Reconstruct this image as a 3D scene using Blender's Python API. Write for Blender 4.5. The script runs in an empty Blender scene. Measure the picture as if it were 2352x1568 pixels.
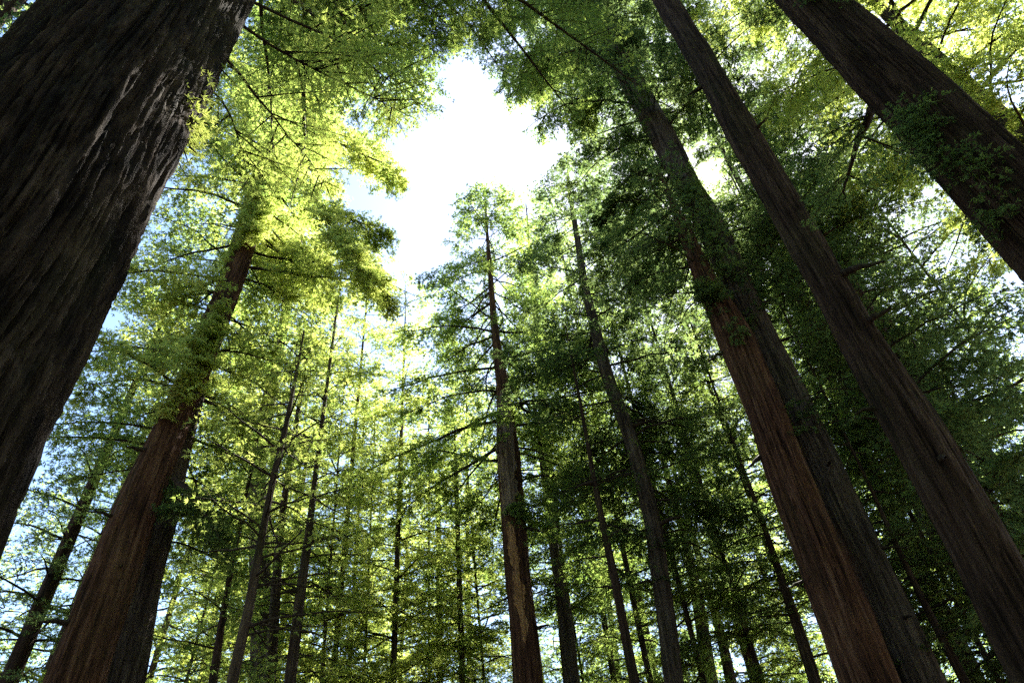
import bpy, math, random
import numpy as np
from mathutils import Matrix, Vector
R_ = np.random.default_rng(7)
C = bpy.context.scene.collection; PI = math.pi
SC = bpy.context.scene

# ------------------------------------------------------------------ camera
F = 1568.0                       # focal length in units of a 2352 x 1568 frame (24 mm on a 36 mm sensor)
CAM = np.array([0.0, 0.0, 1.6])
UP = np.array([985 - 1176, 784 + 900, -F]); UP /= np.linalg.norm(UP)
FW = np.array([0, 0, -1.0])
YY = FW - FW.dot(UP) * UP; YY /= np.linalg.norm(YY)
XX = np.cross(YY, UP)
ROT = np.stack([XX, YY, UP])     # world = ROT @ camera
cam_d = bpy.data.cameras.new("camera"); cam = bpy.data.objects.new("camera", cam_d); C.objects.link(cam)
cam_d.sensor_width = 36; cam_d.lens = 24; cam_d.clip_start = 0.05; cam_d.clip_end = 3000
M4 = Matrix([list(ROT[i]) + [CAM[i]] for i in range(3)] + [[0, 0, 0, 1]])
cam.matrix_world = M4
SC.camera = cam

def ray(x, y):
    c = np.array([x - 1176, 784 - y, -F]); c /= np.linalg.norm(c)
    return ROT @ c
def at(x, y, rho):               # the point seen at (x, y) whose horizontal distance is rho
    d = ray(x, y)
    return CAM + d * rho / math.hypot(d[0], d[1])
def pix(P):                      # world points to frame coordinates
    c = (np.asarray(P) - CAM) @ ROT
    z = np.maximum(-c[..., 2], 1e-3)
    px = 1176 + F * c[..., 0] / z; py = 784 - F * c[..., 1] / z
    bad = c[..., 2] > -0.05
    return np.where(bad, -9e4, px), np.where(bad, -9e4, py)

# ------------------------------------------------------------------ sky, sun, exposure
SUN = ray(1637, 412)
sun_el = math.asin(SUN[2]); sun_az = math.atan2(SUN[0], SUN[1])
w = bpy.data.worlds.new("World"); SC.world = w; w.use_nodes = True
nt = w.node_tree; nt.nodes.clear()
sky = nt.nodes.new("ShaderNodeTexSky"); sky.sky_type = 'NISHITA'; sky.sun_disc = False
sky.sun_elevation = sun_el; sky.sun_rotation = sun_az; sky.air_density = 0.9; sky.dust_density = 0.5; sky.ozone_density = 1.8
bg = nt.nodes.new("ShaderNodeBackground"); bg.inputs[1].default_value = 0.05
out = nt.nodes.new("ShaderNodeOutputWorld")
tc = nt.nodes.new("ShaderNodeTexCoord")
dot = nt.nodes.new("ShaderNodeVectorMath"); dot.operation = 'DOT_PRODUCT'
dot.inputs[1].default_value = tuple(SUN)
nt.links.new(tc.outputs['Generated'], dot.inputs[0])
ar = nt.nodes.new("ShaderNodeMapRange"); ar.interpolation_type = 'SMOOTHERSTEP'
ar.inputs[1].default_value = math.cos(math.radians(1.9)); ar.inputs[2].default_value = math.cos(math.radians(0.5))
ar.inputs[3].default_value = 0; ar.inputs[4].default_value = 25
nt.links.new(dot.outputs['Value'], ar.inputs[0])
bg2 = nt.nodes.new("ShaderNodeBackground"); bg2.inputs[0].default_value = (1, 0.97, 0.9, 1)
nt.links.new(ar.outputs[0], bg2.inputs[1])
add = nt.nodes.new("ShaderNodeAddShader")
nt.links.new(sky.outputs[0], bg.inputs[0]); nt.links.new(bg.outputs[0], add.inputs[0]); nt.links.new(bg2.outputs[0], add.inputs[1])
nt.links.new(add.outputs[0], out.inputs[0])
sl = bpy.data.lights.new("sun", 'SUN'); sl.energy = 5.0; sl.angle = math.radians(0.5); sl.color = (1, 0.95, 0.86)
so = bpy.data.objects.new("sun", sl); C.objects.link(so)
so.rotation_euler = Vector(tuple(SUN)).to_track_quat('Z', 'Y').to_euler(); so.location = (0, 0, 90)
vs = SC.view_settings; vs.view_transform = 'Standard'; vs.look = 'None'; vs.gamma = 1; vs.exposure = 3.42
SC.cycles.use_denoising = False; SC.cycles.sample_clamp_indirect = 0.2; SC.cycles.sample_clamp_direct = 0.2; SC.cycles.max_bounces = 6; SC.cycles.diffuse_bounces = 3; SC.cycles.transmission_bounces = 4; SC.cycles.glossy_bounces = 2

# ------------------------------------------------------------------ helpers
def vnoise(p, seed=0):           # smooth value noise, -1..1
    p = np.asarray(p, dtype=np.float64); i = np.floor(p).astype(np.int64); f = p - i
    f = f * f * (3 - 2 * f); res = 0
    for dx in (0, 1):
        for dy in (0, 1):
            for dz in (0, 1):
                h = ((i[..., 0] + dx) * 374761393 + (i[..., 1] + dy) * 668265263 + (i[..., 2] + dz) * 2147483647 + seed * 1274126177) & 0xffffffff
                h = ((h ^ (h >> 13)) * 1274126177) & 0xffffffff; h = (h ^ (h >> 16)) & 0xffff
                wgt = (f[..., 0] if dx else 1 - f[..., 0]) * (f[..., 1] if dy else 1 - f[..., 1]) * (f[..., 2] if dz else 1 - f[..., 2])
                res = res + wgt * h
    return res / 32767.5 - 1

def mesh_np(name, V, quads=None, tris=None, mats=(), midx=None, tint=None, smooth=False):
    me = bpy.data.meshes.new(name)
    V = np.ascontiguousarray(V, dtype=np.float32)
    me.vertices.add(len(V)); me.vertices.foreach_set("co", V.ravel())
    loops = []; starts = []; n0 = 0
    if quads is not None and len(quads):
        loops.append(np.asarray(quads).ravel()); starts.append(np.arange(len(quads)) * 4); n0 = len(quads) * 4
    if tris is not None and len(tris):
        loops.append(np.asarray(tris).ravel()); starts.append(n0 + np.arange(len(tris)) * 3)
    loops = np.concatenate(loops).astype(np.int32); starts = np.concatenate(starts).astype(np.int32)
    me.loops.add(len(loops)); me.loops.foreach_set("vertex_index", loops)
    me.polygons.add(len(starts)); me.polygons.foreach_set("loop_start", starts)
    me.polygons.foreach_set("use_smooth", np.full(len(starts), smooth, dtype=bool))
    for m in mats: me.materials.append(m)
    if midx is not None: me.polygons.foreach_set("material_index", np.asarray(midx, dtype=np.int32))
    me.update(calc_edges=True)
    if tint is not None:
        a = me.attributes.new("tint", 'FLOAT', 'FACE'); a.data.foreach_set("value", np.asarray(tint, dtype=np.float32))
    return me

def link(name, me, parent=None, loc=None):
    o = bpy.data.objects.new(name, me); C.objects.link(o)
    if parent is not None: o.parent = parent
    if loc is not None: o.location = loc
    return o

def empty(name, loc, label, cat, group=None):
    o = bpy.data.objects.new(name, None); C.objects.link(o); o.location = loc
    o.empty_display_size = 0.5
    o["label"] = label; o["category"] = cat
    if group: o["group"] = group
    return o

def tubes(P, rad, sides=5):      # P (B,N,3), rad (B,N) -> verts, quads
    B, N, _ = P.shape
    T = np.gradient(P, axis=1); T /= np.linalg.norm(T, axis=2, keepdims=True) + 1e-9
    ref = np.where(np.abs(T[..., 2:3]) > 0.9, np.array([1.0, 0, 0]), np.array([0, 0, 1.0]))
    S = np.cross(T, ref); S /= np.linalg.norm(S, axis=2, keepdims=True) + 1e-9
    U = np.cross(S, T)
    a = np.arange(sides) * 2 * math.pi / sides
    V = P[:, :, None] + rad[:, :, None, None] * (S[:, :, None] * np.cos(a)[:, None] + U[:, :, None] * np.sin(a)[:, None])
    b = np.arange(B)[:, None, None] * N * sides; n = np.arange(N - 1)[None, :, None] * sides; k = np.arange(sides)[None, None]
    k2 = (k + 1) % sides
    Q = np.stack([b + n + k, b + n + k2, b + n + sides + k2, b + n + sides + k], -1).reshape(-1, 4)
    return V.reshape(-1, 3), Q

# ------------------------------------------------------------------ materials
def bark(name, dark, mid, light, moss=(0.06, 0.075, 0.02), moss_amt=0.35, scale=1.0, bump=0.6, zs=.45):
    m = bpy.data.materials.new(name); m.use_nodes = True; n = m.node_tree; b = n.nodes["Principled BSDF"]
    b.inputs['Roughness'].default_value = 0.95; b.inputs['Specular IOR Level'].default_value = 0.12
    t = n.nodes.new("ShaderNodeTexCoord")
    def noise(sc, s, det=6, rough=0.6):
        mp = n.nodes.new("ShaderNodeMapping"); mp.inputs['Scale'].default_value = sc
        n.links.new(t.outputs['Object'], mp.inputs[0])
        x = n.nodes.new("ShaderNodeTexNoise"); x.inputs['Scale'].default_value = s; x.inputs['Detail'].default_value = det
        x.inputs['Roughness'].default_value = rough
        n.links.new(mp.outputs[0], x.inputs[0]); return x
    n1 = noise((6 * scale, 6 * scale, zs * scale), 1.0)
    n2 = noise((22 * scale, 22 * scale, 2.4 * scale), 1.0, 5)
    n3 = noise((0.8, 0.8, 0.22), 1.0, 5)
    r = n.nodes.new("ShaderNodeValToRGB"); cr = r.color_ramp
    cr.elements[0].position = 0.36; cr.elements[0].color = (*dark, 1)
    cr.elements[1].position = 0.70; cr.elements[1].color = (*light, 1)
    e = cr.elements.new(0.52); e.color = (*mid, 1)
    n.links.new(n1.outputs[0], r.inputs[0])
    mx = n.nodes.new("ShaderNodeMix"); mx.data_type = 'RGBA'; mx.blend_type = 'MULTIPLY'; mx.inputs[0].default_value = 0.6
    r2 = n.nodes.new("ShaderNodeValToRGB"); r2.color_ramp.elements[0].position = 0.3; r2.color_ramp.elements[0].color = (.3, .28, .26, 1)
    r2.color_ramp.elements[1].position = 0.65; r2.color_ramp.elements[1].color = (1.15, 1.15, 1.15, 1)
    n.links.new(n2.outputs[0], r2.inputs[0]); n.links.new(r.outputs[0], mx.inputs[6]); n.links.new(r2.outputs[0], mx.inputs[7])
    mr = n.nodes.new("ShaderNodeMapRange"); mr.inputs[1].default_value = 0.5; mr.inputs[2].default_value = 0.72; mr.inputs[4].default_value = moss_amt
    n.links.new(n3.outputs[0], mr.inputs[0])
    mm = n.nodes.new("ShaderNodeMix"); mm.data_type = 'RGBA'; mm.inputs[7].default_value = (*moss, 1)
    n.links.new(mr.outputs[0], mm.inputs[0]); n.links.new(mx.outputs[2], mm.inputs[6])
    n.links.new(mm.outputs[2], b.inputs['Base Color'])
    bp = n.nodes.new("ShaderNodeBump"); bp.inputs['Strength'].default_value = bump; bp.inputs['Distance'].default_value = 0.06
    ad = n.nodes.new("ShaderNodeMath"); ad.operation = 'ADD'
    n.links.new(n1.outputs[0], ad.inputs[0]); n.links.new(n2.outputs[0], ad.inputs[1])
    n.links.new(ad.outputs[0], bp.inputs['Height']); n.links.new(bp.outputs[0], b.inputs['Normal'])
    return m

def leaf(name, d0, d1, t0, t1, mixf=0.55):
    m = bpy.data.materials.new(name); m.use_nodes = True; n = m.node_tree; n.nodes.clear()
    o = n.nodes.new("ShaderNodeOutputMaterial"); a = n.nodes.new("ShaderNodeAttribute"); a.attribute_name = "tint"
    def mix(c0, c1):
        x = n.nodes.new("ShaderNodeMix"); x.data_type = 'RGBA'; x.inputs[6].default_value = (*c0, 1); x.inputs[7].default_value = (*c1, 1)
        n.links.new(a.outputs['Fac'], x.inputs[0]); return x
    df = n.nodes.new("ShaderNodeBsdfDiffuse"); tr = n.nodes.new("ShaderNodeBsdfTranslucent"); s = n.nodes.new("ShaderNodeMixShader")
    s.inputs[0].default_value = mixf
    n.links.new(mix(d0, d1).outputs[2], df.inputs[0]); n.links.new(mix(t0, t1).outputs[2], tr.inputs[0])
    n.links.new(df.outputs[0], s.inputs[1]); n.links.new(tr.outputs[0], s.inputs[2]); n.links.new(s.outputs[0], o.inputs[0])
    return m

BARK = dict(
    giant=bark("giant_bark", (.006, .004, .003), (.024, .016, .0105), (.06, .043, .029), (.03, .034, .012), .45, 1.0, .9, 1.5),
    red=bark("red_bark", (.024, .012, .008), (.078, .037, .022), (.14, .082, .05), (.05, .055, .02), .3, 1.0, .9),
    grey=bark("grey_bark", (.02, .015, .012), (.066, .051, .04), (.115, .095, .075), (.042, .05, .02), .4, 1.0, .9),
    brown=bark("brown_bark", (.012, .0075, .005), (.042, .026, .018), (.078, .055, .04), (.034, .04, .014), .4, 1.0, .9),
    thin=bark("thin_bark", (0.0186, 0.0124, 0.0093), (0.0527, 0.0372, 0.0279), (0.0930, 0.0713, 0.0527), (0.0558, 0.0682, 0.0186), 0.45, 1.6))
TWIG = bark("twig_bark", (0.0124, 0.0087, 0.0068), (0.0341, 0.0248, 0.0186), (0.0620, 0.0496, 0.0372), (0.0496, 0.0620, 0.0186), 0.5, 2.0, 0.2)
WOOD = bark("bare_wood", (.14, .07, .03), (.28, .155, .07), (.36, .24, .13), (.2, .13, .07), .2, 1.4, .6)
WEATHERED = bark("weathered_wood", (.06, .042, .03), (.15, .11, .08), (.26, .21, .16), (.12, .1, .06), .2, 1.4, .6)
LEAF = dict(  # sun and shade on the crowns are put into these leaf colours
    bright=leaf("sunlit_redwood_needles", (.06, .09, .016), (.12, .14, .024), (.30, .40, .075), (.60, .65, .16), .64),
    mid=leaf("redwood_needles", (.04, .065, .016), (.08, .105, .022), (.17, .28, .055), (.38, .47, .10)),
    deep=leaf("shaded_redwood_needles", (.028, .05, .018), (.052, .078, .024), (.09, .155, .05), (.21, .275, .08)))

# ------------------------------------------------------------------ shape of the opening in the canopy
GAP = [(1010, 145), (1080, 110), (1130, 180), (1190, 300), (1250, 250), (1310, 300), (1300, 345), (1250, 375), (1240, 430), (1180, 425), (1130, 408),
       (1080, 430), (1000, 492), (950, 530), (930, 585), (880, 560), (870, 490), (920, 400), (880, 330), (1000, 262), (940, 140)]
def inpoly(x, y, poly):
    r = np.zeros(np.shape(x), bool); n = len(poly)
    for i in range(n):
        x0, y0 = poly[i]; x1, y1 = poly[(i + 1) % n]
        c = ((y0 > y) != (y1 > y)) & (x < (x1 - x0) * (y - y0) / (y1 - y0 + 1e-9) + x0)
        r ^= c
    return r
def in_gap(P):
    x, y = pix(P); q = np.asarray(P)
    j = vnoise(q * 0.9, 5) * 22 + vnoise(q * 3.1, 6) * 12; k = vnoise(q * 0.9, 8) * 22 + vnoise(q * 3.1, 9) * 12
    g = inpoly(x + j, y + k, GAP)
    s = np.hypot(x - 1645 + vnoise(q * 1.3, 11) * 8 + vnoise(q * 4, 12) * 6, y - 412 + vnoise(q * 1.3, 13) * 8 + vnoise(q * 4, 14) * 6) < 47
    return g | s

# ------------------------------------------------------------------ foliage
def spray_leaves(o, d, l, rng, spacing, ls, lw, tilt, fan=3, keep=None):
    """leaves of needle sprays along twigs: o, d (T,3), l (T,) -> quads' verts (N*4,3), tint (N,)"""
    k = np.maximum(2, np.ceil(l / spacing)).astype(int)
    idx = np.repeat(np.arange(len(l)), k)
    pos = np.concatenate([np.arange(1, q + 1) / q for q in k]) if len(k) else np.zeros(0)
    n = len(idx); t = np.clip(pos - rng.random(n) * 0.5 / np.repeat(k, k), 0.05, 1)
    D = d[idx]; Pp = o[idx] + D * (t * l[idx])[:, None]
    Pp[:, 2] -= 0.10 * (t * l[idx]) ** 2
    Pp += rng.normal(0, 0.35 * ls, (n, 3)) * np.array([1, 1, .8])
    nn = np.array([0, 0, 1.0]) + rng.normal(0, tilt, (n, 3)); nn /= np.linalg.norm(nn, axis=1, keepdims=True)
    sd = np.cross(nn, D); sd /= np.linalg.norm(sd, axis=1, keepdims=True) + 1e-9
    a = rng.choice([-1, 1], n) * np.radians(rng.uniform(5, 75, n)) * np.where(t > .97, .3, 1)
    sdir = D * np.cos(a)[:, None] + sd * np.sin(a)[:, None]
    sdir[:, 2] -= rng.uniform(0.0, 0.45, n)
    sdir /= np.linalg.norm(sdir, axis=1, keepdims=True)
    if keep is not None:
        kp = keep(Pp); Pp, nn, sdir = Pp[kp], nn[kp], sdir[kp]; n = len(Pp)
    stint = np.clip(0.5 + 0.45 * vnoise(Pp * 0.8, 3) + rng.normal(0, .2, n), 0, 1)
    V = []; Tn = []
    offs = {3: (-38, 2, 41), 2: (-24, 26), 4: (-50, -14, 18, 52), 5: (-62, -30, 0, 30, 62)}[fan]
    for q in offs:
        m = nn + rng.normal(0, .35, (n, 3)); m /= np.linalg.norm(m, axis=1, keepdims=True)
        s2 = np.cross(m, sdir); s2 /= np.linalg.norm(s2, axis=1, keepdims=True) + 1e-9
        ang = np.radians(q + rng.normal(0, 9, n))[:, None]
        ld = sdir * np.cos(ang) + s2 * np.sin(ang); lp = s2 * np.cos(ang) - sdir * np.sin(ang)
        L = (ls * rng.uniform(.65, 1.3, n) * (1 - .003 * abs(q)))[:, None]; W = (lw * rng.uniform(.7, 1.3, n))[:, None] * .5
        b = Pp + sdir * (ls * .12)
        V.append(np.stack([b, b + ld * L * .5 + lp * W, b + ld * L + m * (L * rng.normal(0, .12, (n, 1))), b + ld * L * .45 - lp * W], 1))
        Tn.append(np.clip(stint + rng.normal(0, .1, n), 0, 1))
    return np.concatenate(V).reshape(-1, 3), np.concatenate(Tn)

def make_branch(p0, az, L, rise, droop, rng, n=9):
    s = np.linspace(0, 1, n); a = az + np.cumsum(rng.normal(0, .11, n))
    step = L / (n - 1); P = np.zeros((n, 3)); P[0] = p0
    for i in range(1, n):
        sl = rise - 2 * droop * s[i] + rng.normal(0, .10)
        v = np.array([math.sin(a[i]), math.cos(a[i]), sl]); P[i] = P[i - 1] + v / np.linalg.norm(v) * step
    return P

def twigs_of(P, L, rng, dens, tl, s0=0.12):
    """secondary twigs of one branch"""
    n = len(P); m = max(3, int(L * dens)); s = np.sort(rng.uniform(s0, 1, m)); s[-1] = 1.0
    f = s * (n - 1); i = np.minimum(f.astype(int), n - 2); fr = (f - i)[:, None]
    o = P[i] * (1 - fr) + P[i + 1] * fr
    T = P[i + 1] - P[i]; T /= np.linalg.norm(T, axis=1, keepdims=True)
    sd = np.cross(T, [0, 0, 1.0]); sd /= np.linalg.norm(sd, axis=1, keepdims=True) + 1e-9
    ang = np.radians(rng.uniform(30, 80, m)) * rng.choice([-1, 1], m); ang[-1] = 0
    d = T * np.cos(ang)[:, None] + sd * np.sin(ang)[:, None]
    d[:, 2] += rng.normal(-.12, .22, m); d /= np.linalg.norm(d, axis=1, keepdims=True)
    l = tl * (0.35 + 1.3 * np.sqrt(np.clip(1 - s, 0, 1)) * np.clip((s - .02) * 4, .25, 1)) * rng.uniform(.6, 1.25, m)
    return o, d, l

def subtwigs(o, d, l, rng, gap, frac):
    """side shoots of every twig; returns twigs and shoots together"""
    k = np.maximum(1, np.round(l / gap)).astype(int); i = np.repeat(np.arange(len(l)), k); n = len(i)
    s = rng.uniform(.08, .95, n); o2 = o[i] + d[i] * (s * l[i])[:, None]; o2[:, 2] -= .1 * (s * l[i]) ** 2
    sd = np.cross(d[i], np.array([0, 0, 1.0]) + rng.normal(0, .3, (n, 3))); sd /= np.linalg.norm(sd, axis=1, keepdims=True) + 1e-9
    a = np.radians(rng.uniform(30, 70, n)) * rng.choice([-1, 1], n)
    d2 = d[i] * np.cos(a)[:, None] + sd * np.sin(a)[:, None]; d2[:, 2] -= rng.uniform(0, .35, n); d2 /= np.linalg.norm(d2, axis=1, keepdims=True)
    l2 = frac * l[i] * (1.15 - s) * rng.uniform(.6, 1.3, n) + .12
    return np.concatenate([o, o2]), np.concatenate([d, d2]), np.concatenate([l, l2])

def crown(root, base, path, spec, seed, want_branches=True, prune=True, leaf_mat='mid', only_mesh=False):
    """path: function z -> (centre xyz, radius); spec: dict"""
    rng = np.random.default_rng(seed)
    h0, h1, n, Lm = spec['h0'], spec['h1'], spec['n'], spec['L']
    dens, tl = spec.get('dens', 3.2), spec.get('tl', 0.95)
    ls, lw = spec.get('ls', .24) * .84, spec.get('lw', .075) * .56
    spacing, tilt, fan = spec.get('spacing', .15) * spec.get('thin', 1.3), spec.get('tilt', .38), spec.get('fan', 5)
    az_w = spec.get('az'); power = spec.get('pow', .75); rise = spec.get('rise', .15); droop = spec.get('droop', .22)
    uu = (np.arange(n) + rng.random(n)) / n; tiers = max(3, n // 5); uu = np.clip((np.floor(uu * tiers) + .5 + rng.normal(0, .22, n)) / tiers, 0, 1)
    OO, DD, LL, WB = [], [], [], []
    ga = rng.random() * 6
    for i, u in enumerate(uu):
        z = h0 + (h1 - h0) * u; ga += 2.4 + rng.normal(0, .3); az = ga
        if az_w is not None: az = az_w[0] + rng.uniform(-1, 1) * az_w[1]
        L = Lm * max(spec.get('tip', .16), (1 - u)) ** power * min(1, .55 + u * 3) * rng.uniform(.55, 1.12)
        c, r = path(z)
        tocam = math.atan2(CAM[0] - c[0], CAM[1] - c[1])
        if u < spec.get('open', 0) and math.cos(az - tocam) > .25 and rng.random() < .9: az += PI * .5 * rng.choice([-1, 1]) + rng.normal(0, .25)
        if u < spec.get('open', 0) and math.cos(az - tocam) > .6: L *= .35
        if 'camL' in spec and math.cos(az - tocam) > .35: L *= spec['camL']
        p0 = np.array(c) + np.array([math.sin(az), math.cos(az), 0]) * r * .6
        st = rng.bit_generator.state
        for _ in range(7):
            P = make_branch(p0, az, L, rise + .35 * u * (spec.get('up', 1)), droop, rng)
            if not prune or L < .5: break
            if in_gap(P[1:]).any(): L *= .72
            else: break
        else:
            continue
        o, d, l = twigs_of(P, L, rng, dens, min(tl, .3 + L * .3), spec.get('s0', .12))
        OO.append(o); DD.append(d); LL.append(l); WB.append((P, L, o, d, l))
    o, d, l = np.concatenate(OO), np.concatenate(DD), np.concatenate(LL)
    o, d, l = subtwigs(o, d, l, rng, spec.get('sub', .34), spec.get('subl', .42))
    keep = (lambda Q: ~in_gap(Q)) if prune else None
    V, tint = spray_leaves(o, d, l, rng, spacing, ls, lw, tilt, fan, keep)
    bs = np.array(base)
    q = np.arange(len(V)).reshape(-1, 4)
    if want_branches:
        me = mesh_np("crown", V - bs, quads=q, mats=[LEAF[leaf_mat]], tint=tint)
        ob = link("crown", me, root)
        for P, L, o, d, l in WB:
            r0 = spec.get('br', .009) * L + .012
            s = np.linspace(0, 1, len(P)); V1, Q1 = tubes((P - bs)[None], (r0 * (1 - .85 * s))[None], 6)
            tt = np.linspace(0, 1, 4)[None, :, None]; tp = o[:, None] + d[:, None] * (tt * l[:, None, None]); tp[..., 2] -= .1 * (tt[..., 0] * l[:, None]) ** 2
            if prune:
                kk = ~in_gap(tp[:, -1]); tp = tp[kk]
            if len(tp):
                V2, Q2 = tubes(tp - bs, np.repeat(np.array([[.016, .012, .008, .004]]), len(tp), 0) * spec.get('tw', 1.0), 3)
                V1, Q1 = np.concatenate([V1, V2]), np.concatenate([Q1, Q2 + len(V1)])
            link("branch", mesh_np("branch", V1, quads=Q1, mats=[TWIG], smooth=True), root)
        return ob
    VB = [V - bs]; QB = [q]; MB = [np.zeros(len(q), int)]; TB = [tint]; nv = len(V)
    for P, L, o, d, l in WB:
        r0 = .012 * L + .02; s = np.linspace(0, 1, len(P)); V1, Q1 = tubes((P - bs)[None], (r0 * (1 - .85 * s))[None], 4)
        VB.append(V1); QB.append(Q1 + nv); nv += len(V1); MB.append(np.ones(len(Q1), int)); TB.append(np.zeros(len(Q1)))
    me = mesh_np("crown", np.concatenate(VB), quads=np.concatenate(QB), mats=[LEAF[leaf_mat], TWIG], midx=np.concatenate(MB), tint=np.concatenate(TB))
    if only_mesh: return me
    return link("crown", me, root)

# ------------------------------------------------------------------ trunks
def trunk_mesh(cz, cx, cy, cr, base, na, nz, furrow, mat, seed, zmin=-.3, zmax=None, power=1.0, kf=9, zf=.12, flute=0.0):
    """centre line (cx, cy) and radius cr given at heights cz; bark ridges are modelled"""
    zmax = zmax if zmax is not None else cz[-1]
    zz = zmin + (zmax - zmin) * np.linspace(0, 1, nz) ** power
    X, Y, Rr = np.interp(zz, cz, cx), np.interp(zz, cz, cy), np.interp(zz, cz, cr)
    if nz > 20:
        ker = np.ones(7) / 7; sm = lambda q: np.convolve(np.pad(q, 3, mode='edge'), ker, 'valid')
        X, Y, Rr = sm(X), sm(Y), sm(Rr)
    th = np.arange(na) * 2 * math.pi / na
    ct, st = np.cos(th)[None], np.sin(th)[None]; Z = zz[:, None] + 0 * ct
    def nz_(k, f, sd): return vnoise(np.stack([ct * k + 0 * Z + 31, st * k + 0 * Z + 17, Z * f], -1), sd + seed)
    w1 = nz_(1.3, .5, 1) * .35
    def ridge(k, f, sd):
        a = th[None] + w1 * .25
        return np.minimum(1, np.abs(vnoise(np.stack([np.cos(a) * k + 9, np.sin(a) * k + 5, Z * f], -1), sd + seed)) * 3.2) ** .75 * 2 - 1
    disp = .55 * ridge(kf, zf, 2) + .35 * ridge(kf * 2.3, zf * 3.2, 3) + .22 * nz_(kf * 3.4, zf * 12, 4) + .16 * ridge(kf * 5, zf * 16, 5)
    lump = nz_(1.1, .16, 6) * .07 + nz_(2.2, .5, 7) * .045 + nz_(3.5, 1.1, 9) * .02
    if flute: lump = lump + flute * ridge(3.2, .03, 8)
    flare = 1 + .45 * np.exp(-np.clip(zz, 0, 99) / 1.6)
    rad = Rr[:, None] * flare[:, None] * (1 + lump) + furrow * disp * np.minimum(1, Rr[:, None] / .4)
    rad = np.maximum(rad, .01)
    V = np.stack([X[:, None] + rad * ct, Y[:, None] + rad * st, Z], -1).reshape(-1, 3) - np.array(base)
    i = np.arange(nz - 1)[:, None] * na; k = np.arange(na)[None]; k2 = (k + 1) % na
    Q = np.stack([i + k, i + k2, i + na + k2, i + na + k], -1).reshape(-1, 4)
    return mesh_np("trunk", V, quads=Q, mats=[mat], smooth=True), (zz, X, Y, rad, th)

TREES = {}
def tree(key, name, label, pts, rho, H, bark_name, crowns=(), group=None, na=64, nz=160, furrow=.04, seed=1, leaf_mat='mid',
         zmax=None, power=1.0, kf=9, zf=.12, flute=0, rtop=.03, cat="tree", base_lean=True):
    cz, cx, cy, cr = [], [], [], []
    for (x, y, wd) in pts:
        vd = np.array([985 - x, -900 - y], float); vd /= np.linalg.norm(vd); pr = np.array([-vd[1], vd[0]])
        P = at(x, y, rho); a = ray(x + pr[0] * wd / 2, y + pr[1] * wd / 2); b = ray(x - pr[0] * wd / 2, y - pr[1] * wd / 2)
        da = abs((math.atan2(a[0], a[1]) - math.atan2(b[0], b[1]) + math.pi) % (2 * math.pi) - math.pi)
        cz.append(P[2]); cx.append(P[0]); cy.append(P[1]); cr.append(rho * math.sin(da / 2))
    o = np.argsort(cz); cz, cx, cy, cr = [list(np.array(q)[o]) for q in (cz, cx, cy, cr)]
    # down to the ground, up to the top
    lean = ((cx[min(2, len(cx) - 1)] - cx[0]) / max(1e-3, cz[min(2, len(cx) - 1)] - cz[0] + 1e-6), (cy[min(2, len(cx) - 1)] - cy[0]) / max(1e-3, cz[min(2, len(cx) - 1)] - cz[0] + 1e-6)) if base_lean and len(cx) > 1 else (0, 0)
    lean = np.clip(lean, -.12, .12)
    gx, gy = cx[0] - lean[0] * cz[0] * .7, cy[0] - lean[1] * cz[0] * .7
    cx = [gx] + cx; cy = [gy] + cy; cr = [cr[0] * 1.08] + cr; cz = [-.4] + cz
    if H > cz[-1] + .5:
        s = min(1, (H - cz[-1]) / 10) * .5
        tx, ty = cx[-1] + (cx[-1] - cx[-2]) * s, cy[-1] + (cy[-1] - cy[-2]) * s
        cx.append(tx); cy.append(ty); cz.append(H); cr.append(rtop)
    base = (gx, gy, 0.0)
    root = empty(name, base, label, cat, group)
    me, info = trunk_mesh(np.array(cz), np.array(cx), np.array(cy), np.array(cr), base, na, nz, furrow, BARK[bark_name], seed, zmax=zmax, power=power, kf=kf, zf=zf, flute=flute)
    tko = link("trunk", me, root)
    def path(z):
        return (np.interp(z, cz, cx), np.interp(z, cz, cy), z), float(np.interp(z, cz, cr))
    for i, cs in enumerate(crowns):
        crown(root, base, path, cs, seed * 13 + i, leaf_mat=cs.get('leaf', leaf_mat), want_branches=cs.get('wb', True))
    TREES[key] = dict(root=root, base=base, path=path, info=info, rho=rho, cz=cz, trunk=tko)
    return root

def zat(x, y, rho): return float(at(x, y, rho)[2])

# ------------------------------------------------------------------ ground
def ground():
    n = 90; g = np.linspace(-1, 1, n); g = np.sign(g) * np.abs(g) ** 2.2 * 900
    X, Y = np.meshgrid(g, g); P = np.stack([X, Y, 0 * X], -1)
    Z = vnoise(P * .08, 21) * .25 + vnoise(P * .5, 22) * .06 - .1
    P[..., 2] = Z
    i = np.arange(n - 1)[:, None] * n; k = np.arange(n - 1)[None]
    Q = np.stack([i + k, i + k + 1, i + n + k + 1, i + n + k], -1).reshape(-1, 4)
    m = bpy.data.materials.new("forest_duff"); m.use_nodes = True; nt = m.node_tree; b = nt.nodes["Principled BSDF"]; b.inputs['Roughness'].default_value = 1
    x = nt.nodes.new("ShaderNodeTexNoise"); x.inputs['Scale'].default_value = 2.5; x.inputs['Detail'].default_value = 8
    t = nt.nodes.new("ShaderNodeTexCoord"); nt.links.new(t.outputs['Object'], x.inputs[0])
    r = nt.nodes.new("ShaderNodeValToRGB"); r.color_ramp.elements[0].color = (.03, .02, .012, 1); r.color_ramp.elements[1].color = (.12, .075, .04, 1)
    nt.links.new(x.outputs[0], r.inputs[0]); nt.links.new(r.outputs[0], b.inputs['Base Color'])
    o = link("forest_floor", mesh_np("forest_floor", P.reshape(-1, 3), quads=Q, mats=[m], smooth=True)); o["kind"] = "structure"
ground()

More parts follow.
